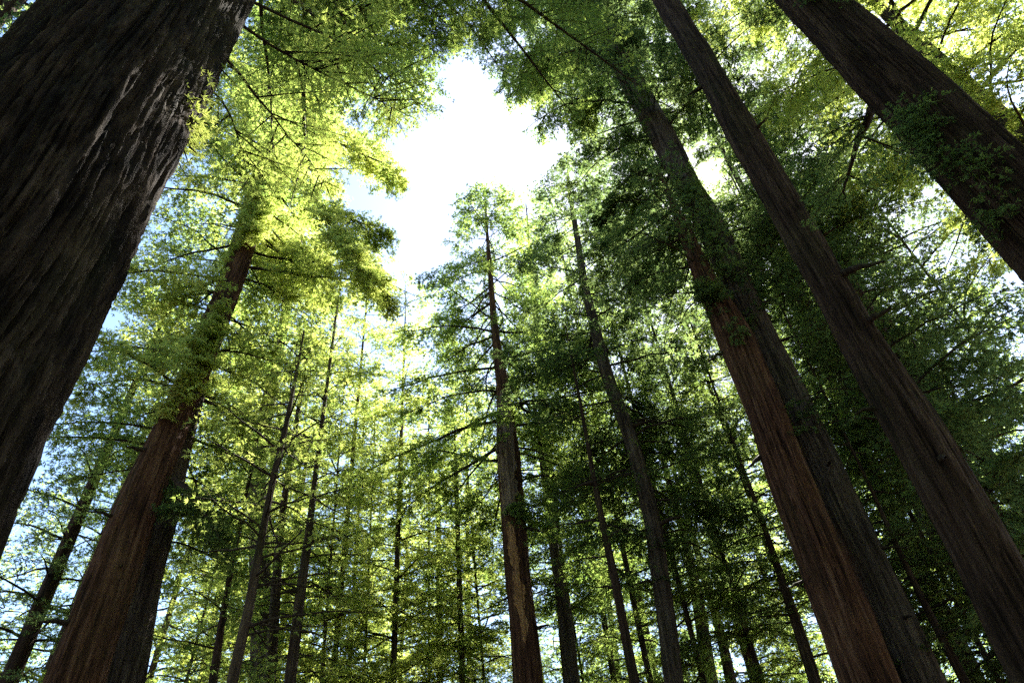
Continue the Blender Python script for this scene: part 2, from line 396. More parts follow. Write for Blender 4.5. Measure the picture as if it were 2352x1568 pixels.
# ------------------------------------------------------------------ the big trees one by one
# near giant at the left
def giant():
    e1, e2 = ray(570, 0), ray(95, 0); f1 = ray(100, 1000)
    a1, a2 = math.atan2(e1[0], e1[1]), math.atan2(e2[0], e2[1]); rho = 5.2
    am = (a1 + a2) / 2; Rr = rho * math.sin(abs(a1 - a2) / 2)
    x, y = rho * math.sin(am), rho * math.cos(am)
    print("giant", math.degrees(a1), math.degrees(a2), Rr, "sun", math.degrees(sun_az), math.degrees(sun_el))
    base = (x, y, 0)
    root = empty("redwood_tree", base, "enormous dark redwood trunk filling the upper left corner, one edge sunlit", "tree", "large redwoods")
    cz = np.array([-.4, 6, 14, 30, 72]); cr = np.array([Rr * .90, Rr * .925, Rr * .985, Rr * .86, .1])
    cx = np.full(5, x); cy = np.full(5, y)
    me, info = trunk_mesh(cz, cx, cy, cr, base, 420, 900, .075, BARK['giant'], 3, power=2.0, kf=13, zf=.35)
    tko = link("trunk", me, root)
    path = lambda z: ((x, y, z), float(np.interp(z, cz, cr)))
    TREES['giant'] = dict(root=root, base=base, path=path, info=info, rho=rho, cz=list(cz), trunk=tko)
    # low boughs that reach out past the trunk, then the high overhanging ones
    crown(root, base, path, dict(thin=1.6, h0=19, h1=34, n=34, L=11.5, az=(.14, .62), ls=.15, lw=.042, spacing=.09, dens=4.2, tl=1.4, sub=.24, pow=.2, rise=.1, droop=.12, fan=5), 31, leaf_mat='mid')
    crown(root, base, path, dict(h0=9.5, h1=17, n=6, L=4.6, az=(math.radians(24), .45), ls=.1, lw=.028, spacing=.06, dens=5, tl=.9, sub=.16, pow=.2, rise=.22, droop=.1, fan=5, s0=.3, br=.005), 32, leaf_mat='bright')
    crown(root, base, path, dict(h0=8.5, h1=10.5, n=14, L=.55, az=(math.radians(40), .5), ls=.1, lw=.028, spacing=.05, dens=16, tl=.3, pow=.1, fan=5), 33, leaf_mat='bright')
giant()

big = "large redwoods"
tree('t2', "redwood_tree", "massive reddish trunk with a sunlit streak, lower left, leaning into bright yellow-green foliage",
     [(172, 1564, 125), (326, 1134, 88), (387, 1000, 72), (515, 690, 54), (555, 590, 46)], 25, 66, 'red',
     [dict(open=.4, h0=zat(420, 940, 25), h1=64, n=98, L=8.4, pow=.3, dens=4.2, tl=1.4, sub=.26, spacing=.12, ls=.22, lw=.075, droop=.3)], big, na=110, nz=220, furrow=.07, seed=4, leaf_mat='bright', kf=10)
tree('t2b', "redwood_tree", "mossy grey trunk standing close behind the right side of the massive reddish trunk",
     [(278, 1564, 105), (335, 1309, 78), (370, 1194, 68), (412, 1009, 54)], 28, 60, 'grey',
     [dict(open=.5, h0=14, h1=58, n=90, L=7.0, pow=.4, dens=3.2, tl=1.3, sub=.3, spacing=.15, ls=.25, lw=.085, droop=.3)], big, na=90, nz=200, furrow=.06, seed=5, leaf_mat='mid')
tree('t3', "redwood_sapling", "slender kinked young trunk with bare side twigs right of the massive reddish trunk",
     [(540, 1534, 26), (570, 1409, 24), (600, 1234, 17), (630, 1084, 15), (650, 1009, 13), (670, 909, 9), (685, 834, 6)], 17, zat(692, 760, 17), 'thin',
     [dict(h0=zat(590, 1290, 17), h1=zat(690, 780, 17), n=40, L=3.2, pow=.5, dens=2.4, tl=.6, spacing=.15, ls=.15, lw=.045, s0=.4, droop=.1),
      dict(h0=zat(545, 1500, 17), h1=zat(610, 1200, 17), n=10, L=2.8, az=(1.3, 1.2), pow=.1, dens=1.6, tl=.5, spacing=.3, ls=.13, lw=.04, s0=.5, droop=.2)], None, na=32, nz=120, furrow=.015, seed=6, leaf_mat='bright')
tree('t7', "redwood_tree", "split redwood in the middle, pale bare wood showing down the length of its trunk",
     [(1113, 425, 2), (1118, 525, 6), (1126, 625, 10), (1133, 725, 14), (1143, 809, 18), (1156, 894, 30), (1163, 1009, 45), (1171, 1109, 52), (1181, 1209, 55), (1191, 1334, 57), (1206, 1459, 62), (1213, 1554, 67)],
     36, 0, 'red', [dict(tip=.06, open=.7, h0=22, h1=zat(1113, 428, 36), n=100, L=11.5, pow=.6, dens=3.8, tl=1.4, sub=.28, spacing=.15, ls=.25, lw=.085, droop=.28, rise=.0, s0=.32)], None, na=80, nz=240, furrow=.05, seed=7, leaf_mat='mid')
tree('t8', "redwood_tree", "tall slim curving redwood just right of the split trunk, cone-shaped crown against the white sky",
     [(1303, 350, 2), (1306, 425, 6), (1316, 490, 11), (1328, 560, 14), (1343, 660, 18), (1366, 750, 22), (1381, 814, 26), (1401, 884, 28), (1441, 984, 31), (1471, 1084, 34), (1501, 1209, 37), (1518, 1334, 40), (1536, 1459, 42), (1546, 1554, 43)],
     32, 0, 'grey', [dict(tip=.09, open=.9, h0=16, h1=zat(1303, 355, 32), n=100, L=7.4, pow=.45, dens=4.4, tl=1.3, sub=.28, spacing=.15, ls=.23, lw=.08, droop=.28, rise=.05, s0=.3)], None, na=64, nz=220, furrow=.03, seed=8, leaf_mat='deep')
tree('t9', "redwood_tree", "thin straight dark trunk between the split redwood and the curving one",
     [(1341, 969, 8), (1366, 1109, 11), (1391, 1234, 16), (1416, 1349, 20), (1446, 1509, 23)], 30, 30, 'brown',
     [dict(open=.8, h0=14, h1=30, n=40, L=3.8, pow=.5, dens=2.4, tl=.9, spacing=.2, ls=.22, lw=.07)], None, na=32, nz=100, furrow=.02, seed=9, leaf_mat='deep')
tree('t12a', "redwood_tree", "great fluted reddish trunk, left half of the touching pair below the sun",
     [(1625, 655, 44), (1692, 784, 72), (1750, 924, 74), (1813, 1099, 84), (1880, 1264, 96), (1945, 1424, 108), (1993, 1554, 114)], 20, 28.5, 'red',
     [dict(h0=zat(1640, 680, 20), h1=28.4, n=40, L=4.2, pow=.4, dens=3.0, tl=1.1, spacing=.15, ls=.22, lw=.07)], big, na=120, nz=240, furrow=.08, seed=10, leaf_mat='deep', flute=.05, kf=7, zf=.05)
tree('t12b', "redwood_tree", "great grey trunk, right half of the touching pair, dark crown beside the sun",
     [(1386, 65, 44), (1471, 225, 52), (1528, 325, 56), (1574, 420, 54), (1622, 500, 58), (1680, 625, 64), (1747, 784, 72), (1823, 924, 76), (1900, 1094, 84), (1978, 1264, 88), (2055, 1429, 96), (2110, 1554, 102)], 21.3, 68, 'grey',
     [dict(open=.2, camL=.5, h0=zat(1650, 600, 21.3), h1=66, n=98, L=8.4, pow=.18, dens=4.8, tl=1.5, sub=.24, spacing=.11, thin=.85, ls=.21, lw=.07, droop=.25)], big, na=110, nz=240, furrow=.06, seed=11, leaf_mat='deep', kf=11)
tree('t13', "redwood_tree", "long straight brown redwood trunk just right of the sun, bare nearly to the top edge",
     [(1530, 5, 52), (1604, 125, 58), (1713, 320, 69), (1815, 495, 74), (1900, 645, 78), (1968, 770, 86), (2035, 879, 104), (2100, 984, 118), (2178, 1124, 124), (2248, 1249, 132), (2330, 1410, 145)], 15.5, 62, 'brown',
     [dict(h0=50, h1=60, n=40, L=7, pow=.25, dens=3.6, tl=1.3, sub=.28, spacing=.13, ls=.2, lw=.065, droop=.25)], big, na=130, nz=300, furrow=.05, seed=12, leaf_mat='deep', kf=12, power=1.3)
tree('t14', "redwood_tree", "thick ridged dark trunk slanting across the upper right corner with leafy sprouts on its bark",
     [(1858, 0, 112), (1908, 45, 122), (2055, 187, 156), (2235, 360, 180), (2328, 465, 195)], 9.5, 64, 'brown',
     [dict(thin=1.25, h0=23, h1=62, n=48, L=9, az=(1.7, .9), pow=.3, dens=4.2, tl=1.4, sub=.24, spacing=.11, ls=.14, lw=.042, droop=.25)], big, na=260, nz=420, furrow=.055, seed=13, leaf_mat='mid', kf=14, power=1.5, zf=.2)
tree('t15', "redwood_tree", "half-hidden slim trunk in the gap between the grey trunk and the long brown one",
     [(1813, 630, 22), (1850, 700, 25), (1900, 790, 27), (1970, 905, 31), (2015, 985, 36)], 30, 52, 'grey',
     [dict(open=.8, thin=1.1, h0=18, h1=50, n=60, L=4.6, pow=.5, dens=2.6, tl=1.1, spacing=.2, ls=.25, lw=.08)], None, na=40, nz=120, furrow=.03, seed=15, leaf_mat='mid')
tree('t16', "redwood_sapling", "thin dark stem running down between the grey trunk and the long brown trunk, lower right",
     [(1998, 1114, 7), (2028, 1184, 10), (2088, 1314, 14), (2148, 1434, 18), (2213, 1559, 22)], 22, 20, 'brown',
     [dict(open=.8, h0=8, h1=20, n=40, L=3.2, pow=.5, dens=2.4, tl=.8, spacing=.17, ls=.18, lw=.055)], None, na=24, nz=80, furrow=.012, seed=16, leaf_mat='mid')
tree('t17', "redwood_tree", "dark slender trunk left of the great fluted trunk near the bottom edge",
     [(1768, 1244, 12), (1793, 1324, 19), (1823, 1409, 24), (1848, 1484, 27), (1868, 1554, 28)], 34, 32, 'brown',
     [dict(open=.8, h0=12, h1=32, n=80, L=4.8, pow=.5, dens=2.4, tl=1.0, spacing=.2, ls=.25, lw=.08)], None, na=32, nz=80, furrow=.02, seed=17, leaf_mat='mid')
tree('t10', "mossy_tree", "dim mossy trunk standing behind the split redwood, to its right",
     [(1276, 1284, 22), (1291, 1359, 28), (1301, 1434, 30), (1311, 1534, 32)], 42, 40, 'grey',
     [dict(open=.8, h0=17, h1=39, n=56, L=5.0, pow=.5, dens=2.4, tl=1.2, spacing=.22, ls=.28, lw=.09)], None, na=40, nz=90, furrow=.03, seed=18, leaf_mat='deep')
tree('t4', "redwood_tree", "pale grey-green upright trunk behind the slender kinked trunk",
     [(590, 1060, 36), (592, 1170, 42), (598, 1350, 46), (604, 1520, 52)], 40, 70, 'grey',
     [dict(open=.3, h0=16, h1=69, n=90, L=7, pow=.45, dens=3.2, tl=1.6, spacing=.18, ls=.3, lw=.095)], None, na=50, nz=120, furrow=.04, seed=19, leaf_mat='bright')
tree('t4b', "redwood_tree", "narrow mossy trunk showing just right of the pale grey-green upright trunk",
     [(645, 1200, 17), (638, 1300, 20), (630, 1409, 24), (622, 1540, 26)], 35, 38, 'thin',
     [dict(open=.8, h0=12, h1=37, n=60, L=4.2, pow=.5, dens=2.4, tl=1.0, spacing=.2, ls=.26, lw=.08, s0=.3)], None, na=32, nz=90, furrow=.02, seed=20, leaf_mat='mid')
tree('t5', "redwood_tree", "slim dark trunk with thin bare boughs midway between the kinked trunk and the split redwood",
     [(722, 1110, 12), (708, 1240, 18), (690, 1359, 22), (670, 1534, 28)], 33, 42, 'thin',
     [dict(open=.3, h0=12, h1=41, n=90, L=4.8, pow=.5, dens=2.2, tl=1.1, spacing=.2, ls=.26, lw=.08, s0=.35)], None, na=32, nz=90, furrow=.02, seed=21, leaf_mat='bright')
tree('t6', "redwood_sapling", "thin leaning trunk at the bottom edge just left of the slender kinked trunk",
     [(520, 1359, 13), (505, 1460, 17), (490, 1564, 22)], 30, 30, 'brown',
     [dict(h0=10, h1=30, n=46, L=3.6, pow=.5, dens=2.4, tl=1.0, spacing=.2, ls=.24, lw=.075)], None, na=28, nz=70, furrow=.015, seed=22, leaf_mat='mid')
tree('t11a', "redwood_tree", "dim trunk at the bottom edge, first to the right of the curving redwood",
     [(1585, 1284, 20), (1605, 1394, 26), (1628, 1540, 30)], 44, 46, 'brown',
     [dict(h0=17, h1=45, n=60, L=5.2, pow=.5, dens=2.3, tl=1.2, spacing=.22, ls=.3, lw=.095)], None, na=32, nz=80, furrow=.03, seed=23, leaf_mat='mid')
tree('t11b', "redwood_tree", "dim trunk at the bottom edge, second to the right of the curving redwood",
     [(1635, 1384, 18), (1655, 1450, 20), (1678, 1564, 24)], 47, 40, 'brown',
     [dict(open=.8, h0=17, h1=39, n=56, L=4.8, pow=.5, dens=2.3, tl=1.2, spacing=.24, ls=.3, lw=.095)], None, na=32, nz=80, furrow=.03, seed=24, leaf_mat='deep')
tree('t19', "redwood_tree", "dark feathery treetop poking into the white sky between the two middle conifers",
     [(1262, 1100, 24), (1232, 760, 16), (1215, 560, 6), (1209, 470, 2)], 47, 0, 'brown',
     [dict(h0=20, h1=zat(1209, 468, 47), n=100, L=8, pow=.6, dens=2.8, tl=1.6, spacing=.2, ls=.3, lw=.1)], None, na=32, nz=100, furrow=.03, seed=25, leaf_mat='mid')
tree('t21', "redwood_tree", "sunlit yellow-green crown filling the upper right corner behind the thick ridged trunk",
     [(2440, 400, 60), (2540, 560, 66)], 24, 62, 'grey',
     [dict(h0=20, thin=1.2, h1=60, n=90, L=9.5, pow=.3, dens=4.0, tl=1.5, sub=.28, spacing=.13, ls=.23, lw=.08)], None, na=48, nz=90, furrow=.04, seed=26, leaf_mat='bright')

# ------------------------------------------------------------------ the trees farther back
def template(kind, H, h0, L, n, ls, lw, leafm, seed, r=.45):
    cz = np.array([-.4, H * .5, H]); cr = np.array([r, r * .6, .03]); z0 = np.zeros(3)
    tm, _ = trunk_mesh(cz, z0, z0, cr, (0, 0, 0), 24, 60, .03, BARK[kind], seed)
    path = lambda z: ((0, 0, z), float(np.interp(z, cz, cr)))
    cm = crown(None, (0, 0, 0), path, dict(h0=h0, h1=H, n=n, L=L, pow=.42, dens=2.5, tl=1.4, spacing=.17, ls=ls, lw=lw, sub=.34, droop=.28, s0=.04, thin=1.0), seed, want_branches=False, prune=False, leaf_mat=leafm, only_mesh=True)
    return tm, cm, H
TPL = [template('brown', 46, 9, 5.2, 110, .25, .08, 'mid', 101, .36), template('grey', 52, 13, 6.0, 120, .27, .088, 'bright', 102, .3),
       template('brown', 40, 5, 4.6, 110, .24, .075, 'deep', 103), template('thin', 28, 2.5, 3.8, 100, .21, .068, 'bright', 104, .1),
       template('thin', 26, 2, 3.8, 100, .2, .065, 'mid', 105, .1)]
def far(px, rho, k, sc, label, name="redwood_tree"):
    d = ray(px, 1500); a = math.atan2(d[0], d[1]); tm, cm, H = TPL[k]
    root = empty(name, (rho * math.sin(a), rho * math.cos(a), 0), label, "tree", "background redwoods")
    for nm, me in (("trunk", tm), ("crown", cm)): link(nm, me, root)
    root.scale = (sc, sc, sc); root.rotation_euler = (.045 * math.sin(px * 1.7), .045 * math.cos(px * 2.3), (px * 7.13 + rho) % 6.28)
for args in [
    (20, 36, 2, 1.0, "dark leafy tree in the lower left corner beneath the enormous trunk"),
    (95, 50, 0, 1.1, "dark green tree against blue sky just left of the massive reddish trunk"),
    (330, 60, 1, 1.1, "pale green crown low down between the mossy grey trunk and the leaning thin trunk"),
    (420, 44, 3, 1.25, "small bright tree at the bottom edge right of the mossy grey trunk"),
    (480, 66, 0, 1.2, "tall tree far behind the thin leaning trunk at the bottom edge"),
    (560, 50, 3, 1.4, "small bright tree behind the foot of the slender kinked trunk"),
    (665, 58, 1, 1.05, "tall light green tree behind the slim dark trunk with bare boughs"),
    (760, 40, 3, 1.3, "small sunlit tree just right of the slim dark trunk with bare boughs"),
    (815, 62, 1, 1.0, "tall bright tree far back, left of the sunlit foliage beside the split redwood"),
    (850, 46, 3, 1.4, "small yellow-green tree in the lower middle, between the slim trunk and the split redwood"),
    (905, 70, 1, 1.05, "tall bright tree under the white sky opening, far back left of the split redwood"),
    (985, 50, 3, 1.5, "small yellow-green tree at the bottom edge two trunks' widths left of the split redwood"),
    (1060, 54, 1, 1.0, "light green conifer right behind the lower boughs of the split redwood, on its left"),
    (1125, 46, 3, 1.35, "small leafy tree touching the left side of the split redwood's foot"),
    (1255, 58, 2, 1.15, "dark tree just right of the split redwood's foot, behind the dim mossy trunk"),
    (1345, 50, 4, 1.35, "small dark tree behind the mossy trunk and left of the thin straight trunk"),
    (1385, 66, 0, 1.15, "tall dark tree far behind the thin straight dark trunk"),
    (1480, 56, 2, 1.2, "dark green tree filling the gap between the thin straight trunk and the curving redwood"),
    (1570, 66, 0, 1.2, "tall tree far behind the foot of the curving redwood"),
    (1720, 52, 2, 1.25, "dark green crown left of the dark slender trunk by the fluted reddish one"),
    (1800, 64, 1, 1.1, "yellow-lit tree far behind the dark slender trunk at the bottom edge"),
    (2075, 56, 0, 1.3, "tall tree behind the grey trunk of the touching pair, on its right side"),
    (2190, 38, 2, 1.2, "dark tree behind the thin dark stem at the lower right"),
    (2330, 44, 0, 1.25, "tall dark crown beyond the long straight brown trunk at the right edge"),
    (2460, 27, 2, 1.0, "dark dense crown at the right edge below the thick ridged trunk"),
    (2640, 34, 0, 1.3, "dark crown at the far right edge, directly under the thick ridged trunk")]: far(*args)

cr0 = ray(5, 30); tm, cm, H = TPL[2]; ca = math.atan2(cr0[0], cr0[1])
root = empty("redwood_tree", (26 * math.sin(ca), 26 * math.cos(ca), 0), "dark treetop glimpsed in the top left corner behind the enormous trunk", "tree", "background redwoods")
for nm, me in (("trunk", tm), ("crown", cm)): link(nm, me, root)
root.scale = (1.6, 1.6, 1.6)

# leafy young trees that stand between the big ones, low crowns
def young(key, px, rho, H, L, label, lf='bright', n=90, seed=1):
    tree(key, "young_redwood", label, [(px, 1500, 14), (px + (985 - px) * .17, 1090, 10)], rho, H, 'thin',
         [dict(h0=3.5, h1=H, n=n, L=L, pow=.55, dens=3.6, tl=1.3, sub=.28, spacing=.14, ls=.22, lw=.075, droop=.3, s0=.06)], "young trees under the big ones", na=24, nz=60, furrow=.012, seed=seed, leaf_mat=lf)
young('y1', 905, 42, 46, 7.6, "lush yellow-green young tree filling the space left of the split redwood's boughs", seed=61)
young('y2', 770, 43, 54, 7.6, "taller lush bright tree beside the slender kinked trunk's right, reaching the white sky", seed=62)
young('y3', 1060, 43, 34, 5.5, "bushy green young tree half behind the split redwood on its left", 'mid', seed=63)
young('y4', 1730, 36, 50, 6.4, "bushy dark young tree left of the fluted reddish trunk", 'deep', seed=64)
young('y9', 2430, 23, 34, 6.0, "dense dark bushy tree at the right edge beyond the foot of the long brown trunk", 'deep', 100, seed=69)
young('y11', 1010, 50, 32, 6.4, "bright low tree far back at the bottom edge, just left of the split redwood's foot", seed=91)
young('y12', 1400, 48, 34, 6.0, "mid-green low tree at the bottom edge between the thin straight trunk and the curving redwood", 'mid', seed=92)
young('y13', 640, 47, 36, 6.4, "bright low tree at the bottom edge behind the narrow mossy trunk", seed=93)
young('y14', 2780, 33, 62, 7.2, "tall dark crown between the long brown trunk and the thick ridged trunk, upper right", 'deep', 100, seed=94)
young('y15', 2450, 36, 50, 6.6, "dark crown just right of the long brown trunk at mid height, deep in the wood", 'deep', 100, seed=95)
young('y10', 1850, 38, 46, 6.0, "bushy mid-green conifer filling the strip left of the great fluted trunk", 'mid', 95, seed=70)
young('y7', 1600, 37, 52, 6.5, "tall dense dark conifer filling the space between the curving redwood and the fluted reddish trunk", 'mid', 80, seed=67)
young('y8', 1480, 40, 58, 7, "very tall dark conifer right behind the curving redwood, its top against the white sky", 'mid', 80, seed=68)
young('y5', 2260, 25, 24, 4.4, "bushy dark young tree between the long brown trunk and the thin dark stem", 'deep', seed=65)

def forest(name, cells, seed):
    """woods that read as one mass: many small crowns in one mesh"""
    rng = np.random.default_rng(seed); H = 44
    cz = np.array([-.4, H]); path = lambda z: ((0, 0, z), .3)
    me = crown(None, (0, 0, 0), path, dict(h0=4, h1=H, n=110, L=6.5, pow=.4, dens=1.5, tl=1.6, spacing=.42, ls=.55, lw=.2, sub=.7, fan=2), seed, want_branches=False, prune=False, only_mesh=True)
    n = len(me.vertices); V = np.empty(n * 3, np.float32); me.vertices.foreach_get("co", V); V = V.reshape(-1, 3)
    q = np.empty(len(me.loops), np.int32); me.loops.foreach_get("vertex_index", q); q = q.reshape(-1, 4)
    mi = np.empty(len(me.polygons), np.int32); me.polygons.foreach_get("material_index", mi)
    ti = np.empty(len(me.polygons), np.float32); me.attributes["tint"].data.foreach_get("value", ti)
    VV, QQ, TT = [], [], []
    cl = np.linspace(0, 2 * math.pi, 9)[:-1]
    for j, (a, rho, sc) in enumerate(cells):
        t = rng.random() * 6.28; c, s = math.cos(t), math.sin(t)
        W = V @ np.array([[c, s, 0], [-s, c, 0], [0, 0, 1]]) * sc + np.array([rho * math.sin(a), rho * math.cos(a), 0])
        VV.append(W); QQ.append(q + n * j); TT.append(np.clip(ti + rng.normal(0, .2), 0, 1))
    o = link(name, mesh_np(name, np.concatenate(VV), quads=np.concatenate(QQ), mats=[LEAF['mid'], TWIG], midx=np.tile(mi, len(cells)), tint=np.concatenate(TT)))
    o["kind"] = "stuff"; return o
rg = np.random.default_rng(5)
cells = [(math.radians(a + rg.uniform(-2, 2)), rg.uniform(82, 112), rg.uniform(.85, 1.25)) for a in np.arange(-62, 64, 3.6)]
forest("distant_woods", cells, 51)
cells = [(math.radians(a + rg.uniform(-6, 6)), rg.uniform(16, 36), rg.uniform(1.0, 1.4)) for a in np.arange(78, 286, 7.5)]
forest("surrounding_woods", cells, 52)

# ------------------------------------------------------------------ bare wood, sprouts and dead boughs on the big trunks
def patch(key, name, z0, z1, prof, mat, seed, out=.035, n=90, k=16):
    """a strip of the trunk's surface; prof(t) -> left and right limits as sines of the angle seen from the clearing"""
    T = TREES[key]; zz, X, Y, rad, th = T['info']; na = len(th)
    z = np.linspace(z0, z1, n); cx, cy = np.interp(z, zz, X), np.interp(z, zz, Y)
    tc_ = np.arctan2(CAM[1] - cy, CAM[0] - cx)
    V = np.zeros((n, k + 4, 3))
    for i in range(n):
        t = i / (n - 1); lo, hi = prof(t)
        jt = vnoise(np.array([[z[i] * 1.7, 3, seed], [z[i] * 1.7, 9, seed], [z[i] * 7, 3, seed], [z[i] * 7, 9, seed]]), seed)
        lo += .16 * jt[0] + .07 * jt[2]; hi += .16 * jt[1] + .07 * jt[3]
        lo, hi = np.clip(lo, -.97, .97), np.clip(hi, -.97, .97); hi = max(hi, lo + .02)
        sn = np.linspace(lo, hi, k); sn = np.concatenate([[lo, lo], sn, [hi, hi]])
        a = tc_[i] + np.arcsin(sn)
        ri = np.interp(z[i], zz, np.arange(len(zz))); i0 = min(int(ri), len(zz) - 2); fr = ri - i0
        ai = (a % (2 * math.pi)) / (2 * math.pi) * na; a0 = ai.astype(int) % na
        base_r = rad[i0, :].mean() * (1 - fr) + rad[i0 + 1, :].mean() * fr
        r = np.maximum(rad[i0][a0], rad[i0 + 1][a0]); r = .35 * r + .65 * (base_r + .03) + out
        r = np.maximum(r, np.maximum(rad[i0][a0], rad[i0 + 1][a0]) + .012)
        g = vnoise(np.stack([sn * 9, np.full(k + 4, z[i] * .35), np.full(k + 4, seed * 1.0)], -1), seed) * .022
        r = r + g; r[0] -= .14; r[-1] -= .14; r[1] -= .02; r[-2] -= .02
        V[i] = np.stack([cx[i] + r * np.cos(a), cy[i] + r * np.sin(a), np.full(k + 4, z[i])], -1)
    m = k + 4; ii = np.arange(n - 1)[:, None] * m; kk = np.arange(m - 1)[None]
    Q = np.stack([ii + kk, ii + kk + 1, ii + m + kk + 1, ii + m + kk], -1).reshape(-1, 4)
    o = link(name, mesh_np(name, V.reshape(-1, 3) - np.array(T['base']), quads=Q, mats=[mat], smooth=True), T['trunk'])
    return o
lin = lambda t, *p: float(np.interp(t, [q[0] for q in p], [q[1] for q in p]))
patch('t7', "exposed_wood", zat(1196, 1490, 36), zat(1167, 1210, 36), lambda t: (lin(t, (0, .0), (.3, -.35), (.7, -.5), (1, -.35)), lin(t, (0, .12), (.3, .3), (.7, .15), (1, -.3))), WOOD, 3)["label"] = "fresh orange bare wood strip"
patch('t7', "exposed_wood", zat(1180, 1195, 36), zat(1160, 905, 36), lambda t: (lin(t, (0, -.8), (.5, -.9), (1, -.3)), lin(t, (0, .35), (.6, .75), (.85, .5), (1, .25))), WEATHERED, 4)["label"] = "weathered torn wood, grey brown"
def splinter(key, x, y0, y1, rho, r, mat):
    T = TREES[key]; P = np.stack([at(x, y0, rho), at(x + 1, (y0 + y1) / 2, rho), at(x - 1, y1, rho)])
    V, Q = tubes((P - np.array(T['base']))[None], np.array([[r, r * .7, .01]]), 5); link("splinter", mesh_np("splinter", V, quads=Q, mats=[mat]), T['trunk'])
splinter('t7', 1142, 1040, 945, 35.2, .1, WEATHERED); splinter('t7', 1172, 960, 880, 35.2, .09, WEATHERED); splinter('t7', 1180, 1100, 1000, 34.9, .05, WEATHERED)

def sprouts(key, spots, lf, ls=.11, lw=.03, seed=1):
    """leafy shoots growing straight from the bark"""
    T = TREES[key]; rng = np.random.default_rng(seed); OO, DD, LL = [], [], []
    for x, y, sz, m in spots:
        z = zat(x, y, T['rho']); (cx, cy, _), r = T['path'](z)
        d = ray(x, y); t = T['rho'] / math.hypot(d[0], d[1]); side = CAM + d * t
        a0 = math.atan2(CAM[1] - cy, CAM[0] - cx)
        perp = np.array([math.cos(a0 - PI / 2), math.sin(a0 - PI / 2)]); off = np.clip((side[:2] - [cx, cy]).dot(perp) / r, -.96, .96)
        for _ in range(m):
            a = a0 - math.asin(np.clip(off + rng.normal(0, .12), -.98, .98)); zz = z + rng.normal(0, .45) * sz
            p = np.array([cx + r * math.cos(a), cy + r * math.sin(a), zz])
            v = np.array([math.cos(a), math.sin(a), 0]) + rng.normal(0, .55, 3); v[2] -= .25; v /= np.linalg.norm(v)
            OO.append(p); DD.append(v); LL.append(sz * rng.uniform(.35, .9))
    o, d, l = np.array(OO), np.array(DD), np.array(LL)
    o, d, l = subtwigs(o, d, l, rng, .12, .5)
    V, tint = spray_leaves(o, d, l, rng, .07, ls, lw, .5, 4)
    bs = np.array(T['base'])
    link("sprouts", mesh_np("sprouts", V - bs, quads=np.arange(len(V)).reshape(-1, 4), mats=[LEAF[lf]], tint=tint), T['trunk'])
sprouts('t14', [(1895, 18, .6, 14), (1945, 28, .5, 10), (2125, 300, .6, 14), (2150, 330, .5, 16), (2190, 365, .6, 18), (2250, 400, .5, 14), (2300, 440, .5, 10), (2170, 290, .4, 8), (2330, 520, .6, 12)], 'deep', .075, .022, seed=71)
sprouts('t7', [(1185, 1185, .8, 26), (1205, 1192, .8, 20), (1180, 895, 1.0, 26)], 'mid', .14, .036, 72)
sprouts('t2', [(425, 905, 1.1, 26), (455, 850, 1.1, 26), (385, 955, .8, 14), (470, 790, 1.2, 26), (440, 850, 1.2, 26), (490, 760, 1.0, 16), (570, 545, 1.6, 40), (590, 480, 1.8, 50), (610, 430, 1.8, 40), (520, 610, 1.0, 14)], 'bright', .14, .036, 73)
sprouts('t12b', [(1640, 560, .8, 22), (1680, 640, .6, 14), (1600, 470, .9, 30), (1730, 760, .5, 8)], 'deep', .13, .034, 74)
sprouts('t12a', [(1630, 690, .8, 26), (1650, 700, .8, 20), (1700, 790, .5, 10)], 'deep', .13, .034, 75)

def bough(key, pts, r0, side, lf=None, seed=1, ls=.1):
    """one drawn-out bough: pts (x, y, distance); side twigs with or without needles"""
    T = TREES[key]; rng = np.random.default_rng(seed); A = np.array([at(*p) for p in pts]); bs = np.array(T['base'])
    t = np.linspace(0, len(A) - 1, 14); P = np.stack([np.interp(t, np.arange(len(A)), A[:, k]) for k in range(3)], 1) + rng.normal(0, .03, (14, 3)); P[0] = A[0]
    L = float(np.linalg.norm(np.diff(P, axis=0), axis=1).sum()); V, Q = tubes((P - bs)[None], (r0 * np.linspace(1, .2, 14))[None], 7)
    o, d, l = twigs_of(P, L, rng, 3.6 if lf else 2.2, side, .25)
    tt = np.linspace(0, 1, 5)[None, :, None]; tp = o[:, None] + d[:, None] * (tt * l[:, None, None]); tp[..., 2] -= .15 * (tt[..., 0] * l[:, None]) ** 2; tp[:, 1:] += rng.normal(0, .03, tp[:, 1:].shape)
    V2, Q2 = tubes(tp - bs, np.repeat(np.array([[.022, .018, .013, .009, .004]]) * min(1, r0 / .06), len(tp), 0), 4)
    link("branch", mesh_np("branch", np.concatenate([V, V2]), quads=np.concatenate([Q, Q2 + len(V)]), mats=[TWIG], smooth=True), T['root'])
    if lf:
        o, d, l = subtwigs(o, d, l, rng, .14, .5); W, ti = spray_leaves(o, d, l, rng, .06, ls, ls * .28, .4, 4)
        link("foliage", mesh_np("foliage", W - bs, quads=np.arange(len(W)).reshape(-1, 4), mats=[LEAF[lf]], tint=ti), T['root'])
bough('t14', [(2020, 200, 9.5), (1995, 270, 10.5), (1960, 360, 11.6), (1935, 440, 12.4)], .11, 1.3, 'deep', 81, .09)
bough('t2', [(700, 420, 24), (770, 520, 22.5), (830, 600, 21.5), (900, 690, 21)], .12, 1.6, 'bright', 82, .14)
bough('t2b', [(400, 1100, 27.5), (440, 1130, 26), (500, 1230, 25)], .16, 1.8, 'deep', 83, .15)

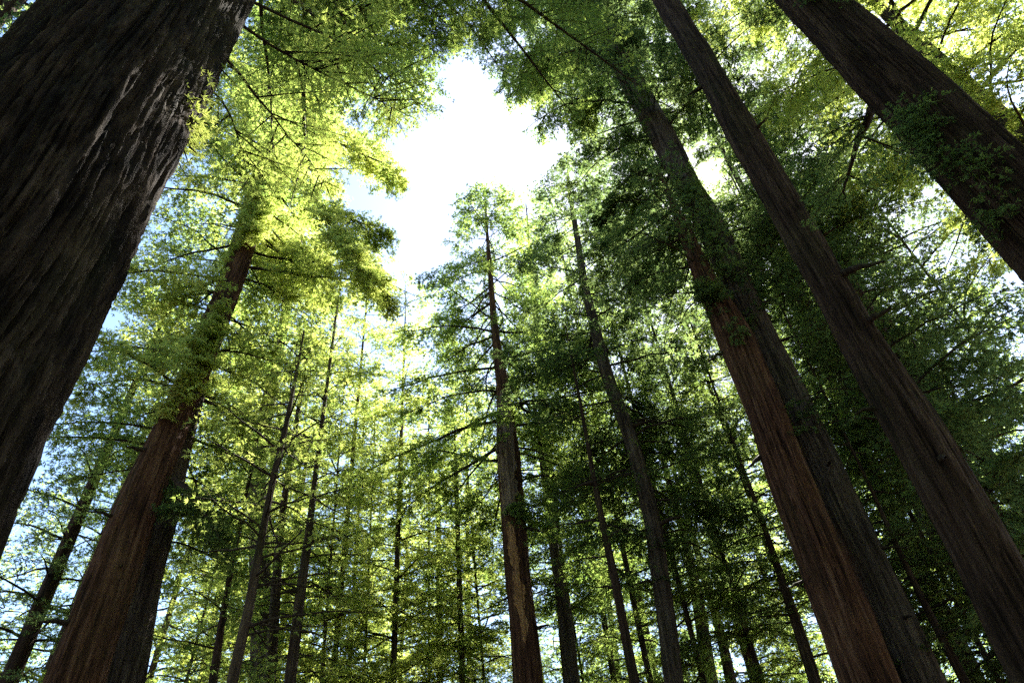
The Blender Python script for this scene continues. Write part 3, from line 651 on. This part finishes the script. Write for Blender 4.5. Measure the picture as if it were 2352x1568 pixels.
bough('t12b', [(1480, -60, 21), (1330, -30, 18), (1190, 0, 16), (1040, 80, 14.5)], .1, 2.0, 'mid', 91, .12)
bough('t12b', [(1450, 150, 21), (1340, 110, 19), (1240, 140, 17.8), (1150, 205, 17)], .09, 1.9, 'mid', 92, .12)
bough('t12b', [(1480, 240, 21), (1380, 230, 19.5), (1290, 240, 18.5), (1215, 290, 18)], .08, 1.4, 'mid', 93, .12)
bough('giant', [(640, -90, 6), (780, -40, 8.5), (900, 30, 10), (1000, 110, 11)], .07, 1.5, 'mid', 94, .09)
bough('giant', [(640, -20, 6.5), (760, 60, 9), (880, 160, 11), (975, 250, 12)], .07, 1.6, 'mid', 95, .09)
bough('giant', [(900, -160, 6.5), (980, -80, 8.5), (1050, 0, 9.5), (1100, 90, 10)], .05, 1.2, 'mid', 96, .08)
bough('t2', [(720, 300, 25), (800, 340, 23.5), (870, 370, 22.5), (920, 405, 22)], .1, 1.6, 'bright', 97, .14)
bough('t2', [(700, 480, 25), (780, 500, 23.5), (840, 515, 22.5), (890, 525, 22)], .1, 1.6, 'bright', 98, .14)

def stubs(key, spots, seed):
    """broken dead branch stubs; spots (x, y, side offset -1..1, length)"""
    T = TREES[key]; rng = np.random.default_rng(seed); bs = np.array(T['base'])
    for x, y, off, L in spots:
        z = zat(x, y, T['rho']); (cx, cy, _), r = T['path'](z); a0 = math.atan2(CAM[1] - cy, CAM[0] - cx); a = a0 + math.asin(off)
        d = np.array([math.cos(a), math.sin(a), rng.uniform(-.3, .25)]); d /= np.linalg.norm(d)
        p = np.array([cx + r * .8 * math.cos(a), cy + r * .8 * math.sin(a), z]); n = 7; t = np.linspace(0, 1, n)
        P = p + d * (t * (L + r * .25))[:, None]; P[:, 2] -= .25 * L * t ** 2; P[1:] += rng.normal(0, .02, (n - 1, 3))
        r0 = rng.uniform(.035, .07) * (1 + L * .4)
        V, Q = tubes((P - bs)[None], (r0 * np.linspace(1.5, .35, n))[None], 7)
        link("branch_stub", mesh_np("branch_stub", V, quads=Q, mats=[TWIG], smooth=True), T['trunk'])
stubs('t13', [(1713, 320, .93, .5), (1960, 770, .9, .6), (2060, 930, -.9, .5), (1905, 650, .95, 1.0), (2150, 1080, .3, .3), (1640, 190, -.95, .6)], 1)
stubs('t12b', [(1760, 800, .95, .8), (1830, 940, .9, .5), (1900, 1090, .3, .3), (1985, 1270, .95, .7), (2060, 1430, .5, .3), (1720, 720, .95, 1.2)], 2)
stubs('t12a', [(1700, 800, -.95, .7), (1790, 1040, -.95, .5), (1900, 1330, -.95, .6)], 3)
stubs('t2', [(300, 1200, -.95, .9), (215, 1440, -.95, .8), (370, 1050, -.9, .7), (260, 1320, .2, .3)], 5)
stubs('t7', [(1166, 1060, -.9, .8), (1180, 1220, .95, 1.0), (1195, 1370, -.95, .6), (1205, 1450, .9, .7)], 6)
stubs('t8', [(1441, 984, .95, 1.2), (1471, 1084, -.95, .9), (1501, 1209, .95, 1.3), (1518, 1334, -.9, .9), (1381, 814, .95, 1.2)], 7)
stubs('t9', [(1366, 1109, -.9, 1.0), (1391, 1234, .9, 1.2), (1416, 1349, -.9, .8)], 8)
stubs('t5', [(708, 1240, .9, 1.4), (690, 1359, -.9, 1.2), (680, 1450, .9, 1.0)], 9)
